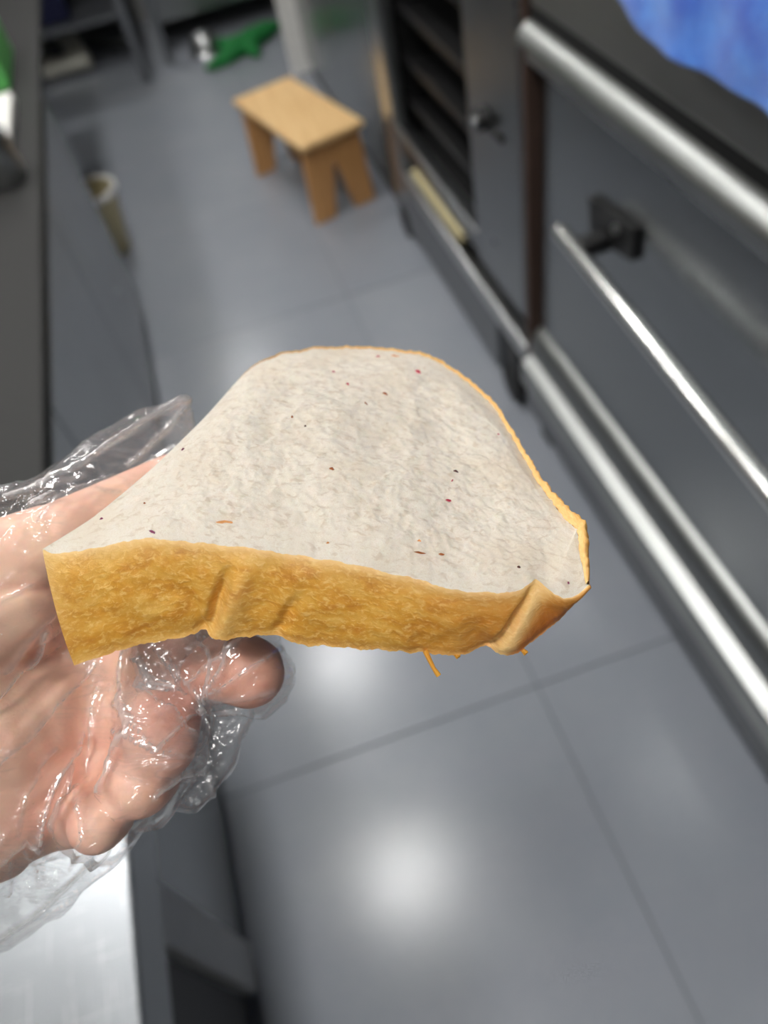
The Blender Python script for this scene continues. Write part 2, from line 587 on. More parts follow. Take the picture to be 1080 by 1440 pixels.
h2 = MB().tube([(0.548, 1.18, 1.36), (0.548, -0.25, 1.36)], 0.0105, 16).build('handle', M['chrome'], t, 0.002, smooth=True)
for y in (1.10, -0.15):
    rbox('handle_bracket', M['black'], t, 0.552, 0.604, y - 0.02, y + 0.02, 1.345, 1.375, 0.002, 'black handle bracket')
rbox('joint_strip', M['rust'], t, 0.599, 0.645, 1.408, 1.424, 0.2, 1.7, 0.002, 'rust brown joint strip')

# blue towel over the upper handle
def towel():
    o = None
    ns, nt = 60, 50
    vs, fs = [], []
    ya, yb = 1.0, 0.22
    for i in range(ns + 1):
        s = i / ns
        y = ya + (yb - ya) * s
        zb = 1.158 - 0.002 * math.sin(9 * s) + 0.022 * max(0, 0.14 - s) / 0.14 - 0.01 * s
        # path from the hem up the front, over the bar and down the back
        path = []
        zt = 1.36
        for k in range(nt + 1):
            q = k / nt
            if q < 0.66:
                z = zb + (zt - zb) * q / 0.66
                fold = 0.004 * math.sin(22 * s + 2.2 * q) * (1 - q) + 0.003 * math.sin(47 * s)*(1-q)
                x = 0.548 - 0.0165 + fold
            elif q < 0.78:
                a = math.pi * (q - 0.66) / 0.12
                x = 0.548 - 0.0165 * math.cos(a)
                z = zt + 0.0165 * math.sin(a)
            else:
                z = zt - (q - 0.78) / 0.22 * 0.12
                x = 0.548 + 0.0165
            n = noise.noise(Vector((s * 9, q * 7, 3))) * 0.004
            path.append(Vector((x + n, y + 0.006 * math.sin(8 * q), z)))
        vs += path
    W = nt + 1
    for i in range(ns):
        for k in range(nt):
            a = i * W + k
            fs.append((a, a + 1, a + W + 1, a + W))
    o = MB().add(vs, fs).build('blue_towel', M['towel'], None, smooth=True)
    sd = o.modifiers.new('thick', 'SOLIDIFY')
    sd.thickness = 0.006
    sd.offset = 0
    sb = o.modifiers.new('sub', 'SUBSURF')
    sb.levels = sb.render_levels = 1
    tag(o, 'bright blue terry towel hanging over the oven at top right', 'towel')


towel()

# ================================================================== right side: open tray cabinet
t = thing('tray_cabinet', 'open steel tray cabinet with black interior beyond the deck oven', 'cabinet', (XF, 2.0, 0))
ya, yb = 1.432, 2.60
rbox('side_panel', M['steel_dark'], t, 0.62, 1.40, ya, ya + 0.03, 0.13, 1.7)
rbox('side_panel', M['steel_dark'], t, 0.62, 1.40, yb - 0.03, yb, 0.13, 1.7)
rbox('front_stile', M['steel_dark'], t, 0.597, 0.63, ya, 1.735, 0.36, 1.7, 0.006)
rbox('front_post', M['steel'], t, 0.597, 0.64, 2.455, yb, 0.13, 1.7, 0.008)
rbox('interior_back', M['blackish'], t, 1.36, 1.39, ya + 0.03, yb - 0.03, 0.36, 1.68)
rbox('interior_side', M['blackish'], t, 0.635, 1.36, 1.70, 1.735, 0.36, 1.68)
rbox('interior_side', M['blackish'], t, 0.645, 1.36, 2.50, 2.56, 0.36, 1.68)
rbox('interior_floor', M['blackish'], t, 0.64, 1.36, 1.735, 2.50, 0.36, 0.375)
rbox('top_panel', M['steel_dark'], t, 0.60, 1.40, ya, yb, 1.68, 1.72)
rbox('sill', M['steel_dark'], t, 0.597, 0.64, 1.735, 2.455, 0.405, 0.43, 0.004)
rbox('sill', M['steel_dark'], t, 0.605, 0.64, 1.735, 2.455, 0.36, 0.395, 0.004)
rbox('slot_back', M['black'], t, 0.65, 0.68, ya, 2.455, 0.20, 0.36, 0.002, 'black slot behind the cream strip')
rbox('cream_strip', M['cream'], t, 0.60, 0.625, 1.90, 2.33, 0.305, 0.335, 0.004, 'cream strip in the slot')
rbox('lower_panel', M['steel'], t, 0.597, 0.65, ya, 2.455, 0.22, 0.275, 0.005)
rbox('base_panel', M['grey_paint'], t, 0.603, 0.64, 1.64, 2.50, 0.045, 0.205, 0.004)
lt = MB().tube([(0.597, 1.61, 0.772), (0.570, 1.61, 0.772)], [0.026, 0.022], 20).build('latch', M['black'], t, 0.003, smooth=True)
tag(lt, 'round black latch')
MB().tube([(0.570, 1.61, 0.772), (0.564, 1.61, 0.772)], 0.011, 16).build('latch_cap', M['chrome'], lt, smooth=True)
rbox('latch_plate', M['black'], t, 0.590, 0.599, 1.52, 1.68, 0.752, 0.768, 0.002)
for y in (1.55, 2.52):
    ca = MB().tube([(0.60, y, 0.06), (0.64, y, 0.06)], 0.06, 20).build('caster', M['rubber'], t, 0.004, smooth=True)
    tag(ca, 'black caster')
    MB().box(0.605, 0.635, y - 0.045, y + 0.045, 0.06, 0.2).build('fork', M['black'], ca, 0.004)
for k, (z, wd) in enumerate(((0.475, 'lowest'), (0.60, 'second lowest'), (0.74, 'third from below'), (0.89, 'fourth from below'), (1.05, 'topmost visible'))):
    tr = thing('baking_tray', '%s of the dark baking trays in the open cabinet' % wd, 'tray', (0.98, 2.12, z), 'dark trays in the cabinet')
    MB().box(0.66, 1.33, 1.745, 2.49, z, z + 0.004).build('tray_base', M['black'], tr)
    rm = MB()
    rm.box(0.655, 0.668, 1.742, 2.493, z, z + 0.028).box(1.322, 1.335, 1.742, 2.493, z, z + 0.028)
    rm.box(0.668, 1.322, 1.742, 1.752, z, z + 0.028).box(0.668, 1.322, 2.483, 2.493, z, z + 0.028)
    rm.build('tray_rim', M['black'], tr, 0.002)

# ================================================================== right side: far polished cabinet
t = thing('steel_cabinet', 'low polished steel cabinet standing behind the wooden stool', 'cabinet', (0.63, 3.4, 0))
rbox('carcass', M['steel_polished'], t, 0.64, 1.40, 2.68, 4.18, 0.06, 1.5)
rbox('door', M['steel_polished'], t, 0.626, 0.645, 2.70, 3.42, 0.075, 1.48)
rbox('door', M['steel_polished'], t, 0.626, 0.645, 3.43, 4.17, 0.075, 1.48)
rbox('kick_plate', M['black'], t, 0.64, 0.66, 2.69, 4.17, 0.0, 0.07, 0.002, 'black kick plate')
for y in (3.36, 3.49):
    MB().tube([(0.626, y, 0.9), (0.595, y, 0.9), (0.595, y, 1.15), (0.626, y, 1.15)], 0.007, 10).build('handle', M['chrome'], t, smooth=True)

o = MB().prism([(0.545, 4.225, 0.0), (0.715, 4.235, 0.0), (0.715, 4.265, 0.95), (0.545, 4.255, 0.95)], (0.0, 0.02, 0)).build('white_board', M['white_plastic'], None, 0.004)
tag(o, 'tall white board standing at the end of the polished cabinet', 'board')

# ================================================================== left side: counter
XL = -0.39
t = thing('counter', 'long stainless steel counter along the left side of the corridor', 'counter', (XL, 1.6, 0))
rbox('carcass', M['steel_dark'], t, -1.2, -0.402, -0.9, 2.60, 0.06, 0.745)
rbox('top', M['dark_top'], t, -1.22, -0.39, 0.86, 4.20, 0.745, 0.767, 0.004, 'top with dark reflections in its colour and a plain edge')
for x in (-1.16, -0.95):
    rbox('leg', M['steel_dark'], t, x - 0.02, x + 0.02, 4.12, 4.16, 0.0, 0.745, 0.003)
rbox('plinth', M['black'], t, -1.18, -0.425, -0.9, 2.56, 0.0, 0.06, 0.002, 'recessed plinth painted black as toe gap shade')  # the toe gap's shadow is put into the plinth colour
for (a, b) in ((0.42, 1.14), (1.15, 1.87), (1.88, 2.60)):
    rbox('door', M['steel_polished'], t, -0.404, -0.390, a, b, 0.05, 0.735, 0.003)
rbox('stile', M['pale_grey'], t, -0.404, -0.384, 0.335, 0.415, 0.03, 0.74, 0.003, 'pale grey upright')
rbox('shaded_opening', M['black'], t, -0.46, -0.40, -0.6, 0.33, 0.06, 0.74, 0.002)  # black box painted as the shade of an open space
rbox('upright', M['grey_paint'], t, -0.404, -0.384, -0.65, -0.60, 0.03, 0.74, 0.003)
t2 = thing('worktop', 'bright scratched steel worktop at the lower left under the glove', 'worktop', (-0.6, 0.2, 0.77))
rbox('top', M['worktop'], t2, -1.21, -0.303, -0.9, 0.82, 0.768, 0.775, 0.002)
MB().box(-0.311, -0.303, -0.9, 0.82, 0.69, 0.7675).build('front_lip', M['steel_dark'], t2, 0.002)
MB().box(-0.385, -0.311, -0.9, 0.82, 0.69, 0.698).build('underside', M['steel_dark'], t2)
MB().box(-1.21, -0.311, -0.9, 0.85, 0.7455, 0.7675).build('core', M['steel_dark'], t2)

# things on the counter at the far left
o = MB().box(-0.72, -0.47, 2.62, 2.95, 0.768, 0.90).build('green_box', M['green_box'], None, 0.012)
tag(o, 'light green box at the far end of the left counter', 'box')
o = MB().box(-0.80, -0.455, 2.2, 2.52, 0.7675, 0.80).build('pale_tray', M['white_plastic'], None, 0.008)
tag(o, 'low pale tray on the left counter before the green box', 'tray')
jar = thing('steel_jar', 'small round steel jar on the left counter at the frame edge', 'jar', (-0.47, 2.02, 0.768))
MB().lathe((-0.47, 2.02, 0.768), [(0.0, 0), (0.045, 0), (0.05, 0.01), (0.05, 0.10), (0.045, 0.105), (0, 0.105)]).build('body', M['steel'], jar, smooth=True)
MB().lathe((-0.47, 2.02, 0.8732), [(0.0, 0), (0.05, 0.0), (0.05, 0.012), (0.02, 0.02), (0.012, 0.035), (0, 0.037)]).build('lid', M['dull_grey'], jar, smooth=True)
o = MB().prism([(-1.20, 0.95, 0.768), (-1.20, 2.0, 0.768), (-1.235, 2.0, 1.35), (-1.235, 0.95, 1.35)], (0.02, 0, 0)).build('wooden_board', M['brown_wood'], None, 0.004)
tag(o, 'brown wooden board leaning on the left wall above the counter', 'board')

# cream bucket on the floor past the end of the counter's cupboards
bk = thing('cream_bucket', 'small cream plastic bucket on the floor past the left counter cupboards', 'bucket', (-0.47, 3.05, 0))
MB().lathe((-0.47, 3.05, 0), [(0.0, 0.001), (0.06, 0.001), (0.066, 0.01), (0.105, 0.25), (0.100, 0.25), (0.06, 0.015), (0.0, 0.015)], 30).build('pail', M['cream'], bk, smooth=True)
MB().lathe((-0.47, 3.05, 0), [(0.101, 0.238), (0.112, 0.238), (0.113, 0.258), (0.101, 0.258), (0.101, 0.238)], 30).build('rim', M['white_plastic'], bk, smooth=True)

# ================================================================== stool
st = thing('step_stool', 'small light wooden stool standing in the corridor', 'stool', (0.39, 3.2, 0))
c4 = [Vector(p) for p in ((0.199, 3.313), (0.455, 3.43), (0.546, 2.823), (0.294, 2.752))]
ctr = sum(c4, Vector((0, 0))) / 4
lw = 0.262
ll = 0.600
ZS = 0.288
ang = math.atan2(*(((c4[0] + c4[1]) - (c4[2] + c4[3])) / 2).yx) - math.pi / 2
ang += 0.10
ux, uy = Vector((math.cos(ang), math.sin(ang), 0)), Vector((-math.sin(ang), math.cos(ang), 0))


def SP(a, b, z):
    return Vector((ctr.x, ctr.y, z)) + ux * a + uy * b


MB().prism([SP(-lw / 2, -ll / 2, ZS), SP(lw / 2, -ll / 2, ZS), SP(lw / 2, ll / 2, ZS), SP(-lw / 2, ll / 2, ZS)], (0, 0, 0.022)).build('seat', M['seat_wood'], st, 0.004)
for sgn in (-1, 1):
    b = sgn * (ll / 2 - 0.03)
    foot = sgn * (ll / 2 - 0.03) + sgn * 0.012
    ww = lw / 2 - 0.012
    pr = [(-ww, ZS), (-ww - 0.012, 0), (-ww + 0.072, 0), (-0.006, 0.19), (0.006, 0.19), (ww - 0.072, 0), (ww + 0.012, 0), (ww, ZS)]
    poly = [SP(a, b + (foot - b) * (1 - z / ZS), z) for a, z in pr]
    half = len(poly) // 2
    mb = MB()
    for idx in ((0, 1, 2, 3), (4, 5, 6, 7), (0, 3, 4, 7)):
        mb.prism([poly[i] for i in idx], uy * (-sgn * 0.024))
    mb.build('leg_panel', M['leg_wood'], st, 0.002)
MB().prism([SP(-0.012, -ll / 2 + 0.06, 0.23), SP(0.012, -ll / 2 + 0.06, 0.23), SP(0.012, ll / 2 - 0.06, 0.23), SP(-0.012, ll / 2 - 0.06, 0.23)], (0, 0, 0.058)).build('stretcher', M['leg_wood'], st, 0.002)

# ================================================================== far end of the corridor
t = thing('back_counter', 'grey steel counter across the far end of the corridor', 'counter', (0.6, 5.4, 0))
rbox('front_panel', M['steel_dark'], t, -0.06, 1.40, 5.10, 5.13, 0.14, 0.86, 0.004)
rbox('top', M['steel'], t, -0.08, 1.42, 5.06, 5.70, 0.86, 0.90, 0.004)
rbox('side_panel', M['steel_dark'], t, -0.06, -0.03, 5.13, 5.70, 0.14, 0.86, 0.003)
for x in (-0.03, 1.34):
    rbox('leg', M['grey_paint'], t, x - 0.022, x + 0.022, 4.88 if x < 0 else 5.08, 4.924 if x < 0 else 5.12, 0.0, 0.86, 0.003)
t = thing('back_table', 'grey metal table with slim legs at the far left', 'table', (-0.6, 5.1, 0))
rbox('table_top', M['steel'], t, -1.20, -0.13, 4.70, 5.70, 0.82, 0.86, 0.004)
rbox('lower_shelf', M['grey_paint'], t, -1.18, -0.16, 4.95, 5.66, 0.26, 0.28, 0.003)
for (x, y) in ((-0.172, 4.735), (-1.17, 4.735), (-0.172, 5.64), (-1.17, 5.64)):
    rbox('leg', M['grey_paint'], t, x - 0.022, x + 0.022, y - 0.022, y + 0.022, 0.0, 0.82, 0.003)

cr = thing('navy_bin', 'dark navy bin on the lower shelf of the far table', 'bin', (-0.62, 5.25, 0.28))
MB().prism([(-0.80, 5.05, 0.281), (-0.45, 5.05, 0.281), (-0.45, 5.45, 0.281), (-0.80, 5.45, 0.281)], (0, 0, 0.24)).build('body', M['navy'], cr, 0.015)
MB().prism([(-0.815, 5.035, 0.522), (-0.435, 5.035, 0.522), (-0.435, 5.465, 0.522), (-0.815, 5.465, 0.522)], (0, 0, 0.025)).build('rim', M['navy'], cr, 0.006)

pv = thing('drain_pipe', 'off white plastic pipe elbow lying on the floor under the far table', 'pipe', (-0.6, 5.2, 0.05))
p0, p1, p2 = Vector((-0.70, 5.20, 0.055)), Vector((-0.455, 5.16, 0.055)), Vector((-0.56, 5.36, 0.20))
MB().tube([p0, p0 + (p1 - p0) * 0.5, p1], 0.048, 18).build('pipe_run', M['pvc'], pv, 0.004, smooth=True)
MB().tube([p1 - (p1 - p0).normalized() * 0.04, p2], 0.055, 18).build('pipe_branch', M['pvc'], pv, 0.004, smooth=True)
MB().tube([p0 - (p1 - p0).normalized() * 0.02, p0 + (p1 - p0).normalized() * 0.045], 0.056, 18).build('collar', M['pvc'], pv, 0.004, smooth=True)
o = MB().tube([(-0.42, 5.52, 0.04), (-0.30, 5.40, 0.04), (-0.22, 5.30, 0.05), (-0.16, 5.28, 0.07)], 0.035, 14).build('grey_hose', M['dull_grey'], None, smooth=True)
tag(o, 'short grey hose on the floor behind the white pipe', 'hose')

o = MB().lathe((0.19, 4.93, 0), [(0.0, 0.10), (0.03, 0.098), (0.06, 0.085), (0.08, 0.055), (0.085, 0.012), (0.10, 0.002), (0.10, 0), (0, 0)]).build('steel_bowl', M['steel'], None, smooth=True)
tag(o, 'shiny upturned steel bowl on the floor beside the green cloth', 'bowl')


def voxel_mesh(spheres, voxel, smooth_it=6, polys=(), name='tmp'):
    """one continuous closed surface around many overlapping balls (and plates)"""
    b0 = bmesh.new()
    bmesh.ops.create_icosphere(b0, subdivisions=2, radius=1)
    bv = np.array([list(v.co) for v in b0.verts])
    bf = np.array([[v.index for v in f.verts] for f in b0.faces])
    b0.free()
    V = np.concatenate([bv * r + np.array(list(c)) for c, r in spheres])
    F = np.concatenate([bf + k * len(bv) for k in range(len(spheres))])
    m0 = bpy.data.meshes.new('balls')
    m0.from_pydata(V.tolist(), [], F.tolist())
    bm = bmesh.new()
    bm.from_mesh(m0)
    bpy.data.meshes.remove(m0)
    for poly, ext in polys:
        n = len(poly)
        va = [bm.verts.new(p) for p in poly]
        vb = [bm.verts.new(Vector(p) + e) for p, e in zip(poly, ext)]
        bm.faces.new(va[::-1])
        bm.faces.new(vb)
        for i in range(n):
            bm.faces.new((va[i], va[(i + 1) % n], vb[(i + 1) % n], vb[i]))
    me = bpy.data.meshes.new(name)
    bm.to_mesh(me)
    bm.free()
    o = bpy.data.objects.new(name, me)
    COL.objects.link(o)
    rm = o.modifiers.new('r', 'REMESH')
    rm.mode = 'VOXEL'
    rm.voxel_size = voxel
    rm.use_smooth_shade = True
    if smooth_it:
        sm = o.modifiers.new('s', 'SMOOTH')
        sm.iterations = smooth_it
        sm.factor = 0.5
    dg = bpy.context.evaluated_depsgraph_get()
    dg.update()
    out = bpy.data.meshes.new_from_object(o.evaluated_get(dg))
    bpy.data.objects.remove(o)
    bpy.data.meshes.remove(me)
    return out


def chain(pts, step=0.35):
    """balls along a tapering limb: pts = [(Vector, radius), ...]"""
    out = []
    for (a, ra), (b, rb) in zip(pts[:-1], pts[1:]):
        L = (b - a).length
        n = max(2, int(L / (min(ra, rb) * step)) + 1)
        for k in range(n):
            q = k / n
            out.append((a.lerp(b, q), ra + (rb - ra) * q))
    out.append(pts[-1])
    return out


# crumpled green cloth
gp = [(Vector((0.17, 4.60, 0.03)), 0.028), (Vector((0.25, 4.64, 0.035)), 0.038), (Vector((0.33, 4.70, 0.05)), 0.06), (Vector((0.43, 4.75, 0.055)), 0.055), (Vector((0.54, 4.86, 0.045)), 0.045), (Vector((0.60, 4.90, 0.04)), 0.03)]
gs = chain(gp) + chain([(Vector((0.33, 4.70, 0.05)), 0.05), (Vector((0.28, 4.86, 0.04)), 0.035)]) + chain([(Vector((0.40, 4.72, 0.05)), 0.05), (Vector((0.43, 4.61, 0.03)), 0.028)]) + chain([(Vector((0.5, 4.8, 0.05)), 0.045), (Vector((0.46, 4.92, 0.04)), 0.03)])
me = voxel_mesh(gs, 0.010, 3)
for v in me.vertices:
    p = v.co
    p.z *= 0.9
    v.co = p + v.normal * (noise.noise(p * 28) * 0.012)
    if v.co.z < 0.001:
        v.co.z = 0.001
me.materials.append(M['green_cloth'])
o = bpy.data.objects.new('green_cloth', me)
COL.objects.link(o)
tag(o, 'crumpled green cloth lying on the floor at the far end', 'cloth')

# ================================================================== the bread
def resample(pl, n):
    """pl: [(px, py, dep)...] -> n+1 points evenly spaced, smooth (Catmull-Rom)"""
    P = [np.array(p, float) for p in pl]
    dense = []
    for i in range(len(P) - 1):
        a, b = P[i], P[i + 1]
        pa, pb = P[max(i - 1, 0)], P[min(i + 2, len(P) - 1)]
        for k in range(24):
            q = k / 24
            h = 0.5 * ((2 * a) + (-pa + b) * q + (2 * pa - 5 * a + 4 * b - pb) * q * q + (-pa + 3 * a - 3 * b + pb) * q ** 3)
            lnr = a + (b - a) * q
            dense.append(0.6 * h + 0.4 * lnr)
    dense.append(P[-1])
    D = np.array(dense)
    s = np.concatenate([[0], np.cumsum(np.hypot(np.diff(D[:, 0]), np.diff(D[:, 1])))])
    s /= s[-1]
    q = np.linspace(0, 1, n + 1)
    return np.stack([np.interp(q, s, D[:, k]) for k in range(3)], 1)


NS, NTT = 340, 190
FU = resample([(60, 772, .1905), (80, 779, .190), (150, 768, .188), (205, 757, .187), (250, 761, .1862), (330, 769, .1855), (420, 780, .185), (500, 795, .185), (570, 810, .1855), (640, 829, .1862), (700, 833, .187), (735, 829, .188), (753, 815, .1890), (770, 828, .1885), (792, 842, .1880), (812, 836, .1890), (829, 822, .190)], NS)
FL = resample([(104, 936, .201), (150, 920, .1995), (205, 905, .1985), (262, 894, .198), (288, 884, .198), (305, 897, .197), (388, 893, .196), (412, 905, .196), (490, 912, .1955), (560, 916, .196), (645, 922, .197), (684, 907, .198), (704, 922, .197), (730, 916, .198), (787, 871, .1965), (815, 840, .194), (830, 822, .1925)], NS)
BO = resample([(60, 772, .1905), (130, 728, .2), (210, 662, .214), (285, 590, .232), (350, 519, .252), (390, 500, .260), (440, 490, .265), (520, 489, .266), (600, 499, .264), (650, 528, .259), (700, 573, .249), (740, 640, .230), (775, 690, .215), (800, 714, .208), (825, 740, .2015), (829, 790, .193), (829, 822, .190)], NS)
sv = np.linspace(0, 1, NS + 1)
rng = np.random.RandomState(3)
# ragged edge between crumb and crust
rag = np.array([noise.noise(Vector((s * 38, 1.3, 0))) * 3.0 + noise.noise(Vector((s * 120, 4.3, 0))) * 1.6 for s in sv])
endf = np.clip(np.minimum(sv, 1 - sv) * 14, 0, 1)
FU[:, 1] += rag * endf
FL[:, 1] += np.array([noise.noise(Vector((s * 44, 8.3, 0))) * 3.5 + noise.noise(Vector((s * 150, 2.3, 0))) * 2.0 for s in sv]) * endf
ragb = np.array([noise.noise(Vector((s * 40, 5.1, 0))) * 2.0 + abs(noise.noise(Vector((s * 130, 6.3, 0)))) * 3.5 for s in sv])
# rim width (px) of the crust seen beyond the crumb
rimw = np.interp(sv, [0, .33, .40, .55, .68, .80, .86, .90, .95, 1.0], [0, 0, 2, 2.5, 4, 6, 10, 17, 15, 6])
tan = np.gradient(BO[:, :2], axis=0)
nrm = np.stack([tan[:, 1], -tan[:, 0]], 1)
nrm /= np.linalg.norm(nrm, axis=1)[:, None] + 1e-9
BS = BO.copy()
BO[:, :2] += nrm * (ragb * np.clip((sv - .3) * 8, 0, 1) * endf)[:, None]
BI = BO.copy()
BI[:, :2] -= nrm * rimw[:, None]
BS[:, :2] -= nrm * rimw[:, None]


def A3(arr):
    return np.array([list(at(*p)) for p in arr])


wFU, wFL, wBO, wBI = A3(FU), A3(FL), A3(BO), A3(BI)
UPN = np.array(list(-DN)); FWN = np.array(list(FW)); RN = np.array(list(R))
Nface = UPN * 0.75 - FWN * 0.62
Nface /= np.linalg.norm(Nface)
kf = np.exp(-0.5 * (np.arange(-30, 31) / 12.0) ** 2); kf /= kf.sum()
FS = FU.copy()
FS[:, 1] = np.convolve(np.pad(FU[:, 1], 30, mode='edge'), kf, 'valid')
FS[-25:, 1] = FU[-25:, 1] + (FS[-25:, 1] - FU[-25:, 1]) * np.linspace(1, 0, 25)
wFS, wBS = A3(FS), A3(BS)
Tb = wFL - wFU                                   # thickness of the slice along the front edge
kk = np.exp(-0.5 * (np.arange(-20, 21) / 12.0) ** 2); kk /= kk.sum()
Tb = np.stack([np.convolve(np.pad(Tb[:, k], 20, mode='edge'), kk, 'valid') for k in range(3)], 1)
Tmean = -Nface * 0.026
root_p = at(440, 800, 0.215)
bread = thing('bread_slice', 'thick slice of soft white bread with golden crust held in the glove', 'bread', root_p)


def grid_obj(name, G, mat, parent, uv=None, closed=None, tone=None):
    n, mth, _ = G.shape
    off = np.array(list(world_loc(parent)))
    me = bpy.data.meshes.new(name)
    fs = [(i * mth + k, i * mth + k + 1, (i + 1) * mth + k + 1, (i + 1) * mth + k) for i in range(n - 1) for k in range(mth - 1)]
    me.from_pydata([tuple(p) for p in (G.reshape(-1, 3) - off)], [], fs)
    me.materials.append(mat)
    if uv is not None:
        ul = me.uv_layers.new(name='UVMap')
        U = uv.reshape(-1, 2)
        li = np.empty(len(me.loops), int)
        me.loops.foreach_get('vertex_index', li)
        ul.data.foreach_set('uv', U[li].astype(np.float32).ravel())
    if tone is not None:
        ca = me.attributes.new('tone', 'FLOAT_COLOR', 'POINT')
        T = np.concatenate([tone.reshape(-1, 2), np.zeros((n * mth, 1)), np.ones((n * mth, 1))], 1)
        ca.data.foreach_set('color', T.astype(np.float32).ravel())
    for p in me.polygons:
        p.use_smooth = True
    o = bpy.data.objects.new(name, me)
    COL.objects.link(o)
    o.parent = parent
    return o


# crumb: upper (seen) face, then over the far edge and back along the underside, one closed surface
tv = np.linspace(0, 1, NTT + 1)
Gf = np.zeros((NS + 1, NTT + 1, 3))
UVf = np.zeros((NS + 1, NTT + 1, 2))
for i, s in enumerate(sv):
    span = np.linalg.norm(wBI[i] - wFU[i])
    for k, q in enumerate(tv):
        p = wFS[i] * (1 - q) + wBS[i] * q + (wFU[i] - wFS[i]) * max(0.0, 1 - q * 7) ** 2 + (wBI[i] - wBS[i]) * max(0.0, 1 - (1 - q) * 12) ** 2
        env = min(1, s * 5) * min(1, (1 - s) * 5)
        b = 0.0060 * math.sin(math.pi * q) ** 0.9 * math.sin(math.pi * s) ** 0.8
        b -= 0.0042 * math.exp(-((s - .63) / .11) ** 2 - ((q - .50) / .22) ** 2)      # the dent right of the middle
        b *= min(1.0, span / 0.06)
        b += 0.0022 * math.exp(-((s - .36) / .14) ** 2 - ((q - .62) / .22) ** 2)
        nv = Vector((p[0] * 1000, p[1] * 1000, p[2] * 1000))
        e2 = min(1, q * 8) * min(1, (1 - q) * 8) * env
        b += e2 * (noise.noise(nv * 0.06) * 0.0016 + noise.noise(nv * 0.25) * 0.0006 + noise.noise(nv * 0.75) * 0.00035 + (0.00028 * abs(noise.noise(nv * 1.5)) if q < 1 else 0))
        Gf[i, k] = p + Nface * b
        UVf[i, k] = (np.dot(p, RN) * 1000, -q * span * 1000)
# underside and far edge
NB = 40
Gb = np.zeros((NS + 1, NB + 1, 3))
UVb = np.zeros((NS + 1, NB + 1, 2))
for i, s in enumerate(sv):
    f2 = min(1, s * 3)
    far = wBI[i] + Tmean * (0.55 + 0.45 * f2) * min(1, (1 - s) * 12 + 0.08)
    near = wFL[i] - (wFL[i] - wBO[i]) * 0.004
    mid = []
    for k in range(NB + 1):
        q = k / NB
        if q < 0.3:
            r = q / 0.3
            p = wBI[i] * (1 - r) + far * r - Nface * 0 + (UPN * 0.0)
        else:
            r = (q - 0.3) / 0.7
            p = far * (1 - r) + near * r
        Gb[i, k] = p
        UVb[i, k] = (np.dot(p, RN) * 1000 + 300, q * 120)
G = np.concatenate([Gf, Gb[:, 1:]], 1)
UV = np.concatenate([UVf, UVb[:, 1:]], 1)
grid_obj('crumb', G, M['crumb'], bread, UV)

# crust: front strip (seen) -> lower edge, plus rim around the far side
NC = 36
Gc = np.zeros((NS + 1, NC + 1, 3)); UVc = np.zeros((NS + 1, NC + 1, 2)); TC = np.zeros((NS + 1, NC + 1, 2))
outn = -FWN * 0.85 - UPN * 0.45


def crease(px, q, x_top, x_bot, wd, depth, q0=0.0):
    c = x_top + (x_bot - x_top) * q
    return depth * math.exp(-((px - c) / wd) ** 2) * max(0, min(1, (q - q0) * 3)) * min(1, (1 - q) * 7)


for i, s in enumerate(sv):
    for k in range(NC + 1):
        q = k / NC
        p = wFU[i] * (1 - q) + wFL[i] * q
        px = FU[i, 0] * (1 - q) + FL[i, 0] * q
        b = 0.0016 * math.sin(math.pi * min(1, q * 1.05)) ** 0.7
        b -= crease(px, q, 330, 291, 9, 0.0032, 0.15) + crease(px, q, 440, 388, 9, 0.0016, 0.25) + crease(px, q, 752, 686, 8, 0.0030)
        b += 0.0011 * math.exp(-((px - (356 - 44 * q)) / 20) ** 2) * min(1, q * 4)
        nv = Vector((p[0], p[1], p[2])) * 1000
        e2 = min(1, q * 6) * min(1, (1 - q) * 6) * min(1, s * 20) * min(1, (1 - s) * 20)
        b += e2 * (noise.noise(nv * 0.09) * 0.0009 + noise.noise(nv * 0.35) * 0.0003)
        Gc[i, k] = p + outn * b
        UVc[i, k] = (px * 0.18, -q * 26)
        band = math.exp(-((px - (768 - 68 * q)) / 17) ** 2)
        TC[i, k, 0] = max(math.exp(-q / 0.07) * 0.9, 0.75 * band, 0.35 * math.exp(-(1 - q) / 0.05), 0.9 * math.exp(-((px - 758) / 22) ** 2) * max(0, 1 - q * 3.5), 0.35 * math.exp(-((px - (352 - 44 * q)) / 22) ** 2) * q, 0.8 * math.exp(-(px - 60) / 18))
        TC[i, k, 1] = max(0, min(1, (px - 560) / 160)) * (0.35 + 0.5 * q) * (1 - band) + (0.35 if px > 770 - 60 * q else 0) * q
lowback = Gc[:, -1:] + (-FWN * -0.0012)[None, None, :]
grid_obj('crust', Gc, M['crust'], bread, UVc, tone=TC)
# rim
i0 = int(NS * 0.33)
NR = 12
Gr = np.zeros((NS + 1 - i0, NR + 1, 3)); UVr = np.zeros((NS + 1 - i0, NR + 1, 2)); TR = np.zeros((NS + 1 - i0, NR + 1, 2))
for ii, i in enumerate(range(i0, NS + 1)):
    s = sv[i]
    back = wBO[i] + Tmean * min(1, (1 - s) * 12 + 0.08)
    c = (wBI[i] + wBO[i]) / 2
    for k in range(NR + 1):
        q = k / NR
        if q < 0.4:
            r = q / 0.4
            p = wBI[i] * (1 - r) + wBO[i] * r + Nface * 0.0012 * math.sin(math.pi * r) * min(1, rimw[i] / 6) + Nface * min(1, rimw[i] / 8) * 0.0011 * noise.noise(Vector((s * 160, r * 3, 2)))
        else:
            r = (q - 0.4) / 0.6
            p = wBO[i] * (1 - r) + back * r
        Gr[ii, k] = p
        UVr[ii, k] = (s * 300 + 77, q * 30)
        TR[ii, k] = (0.75 * (1 - min(1, q / 0.4)), 0.3 * min(1, q / 0.4))
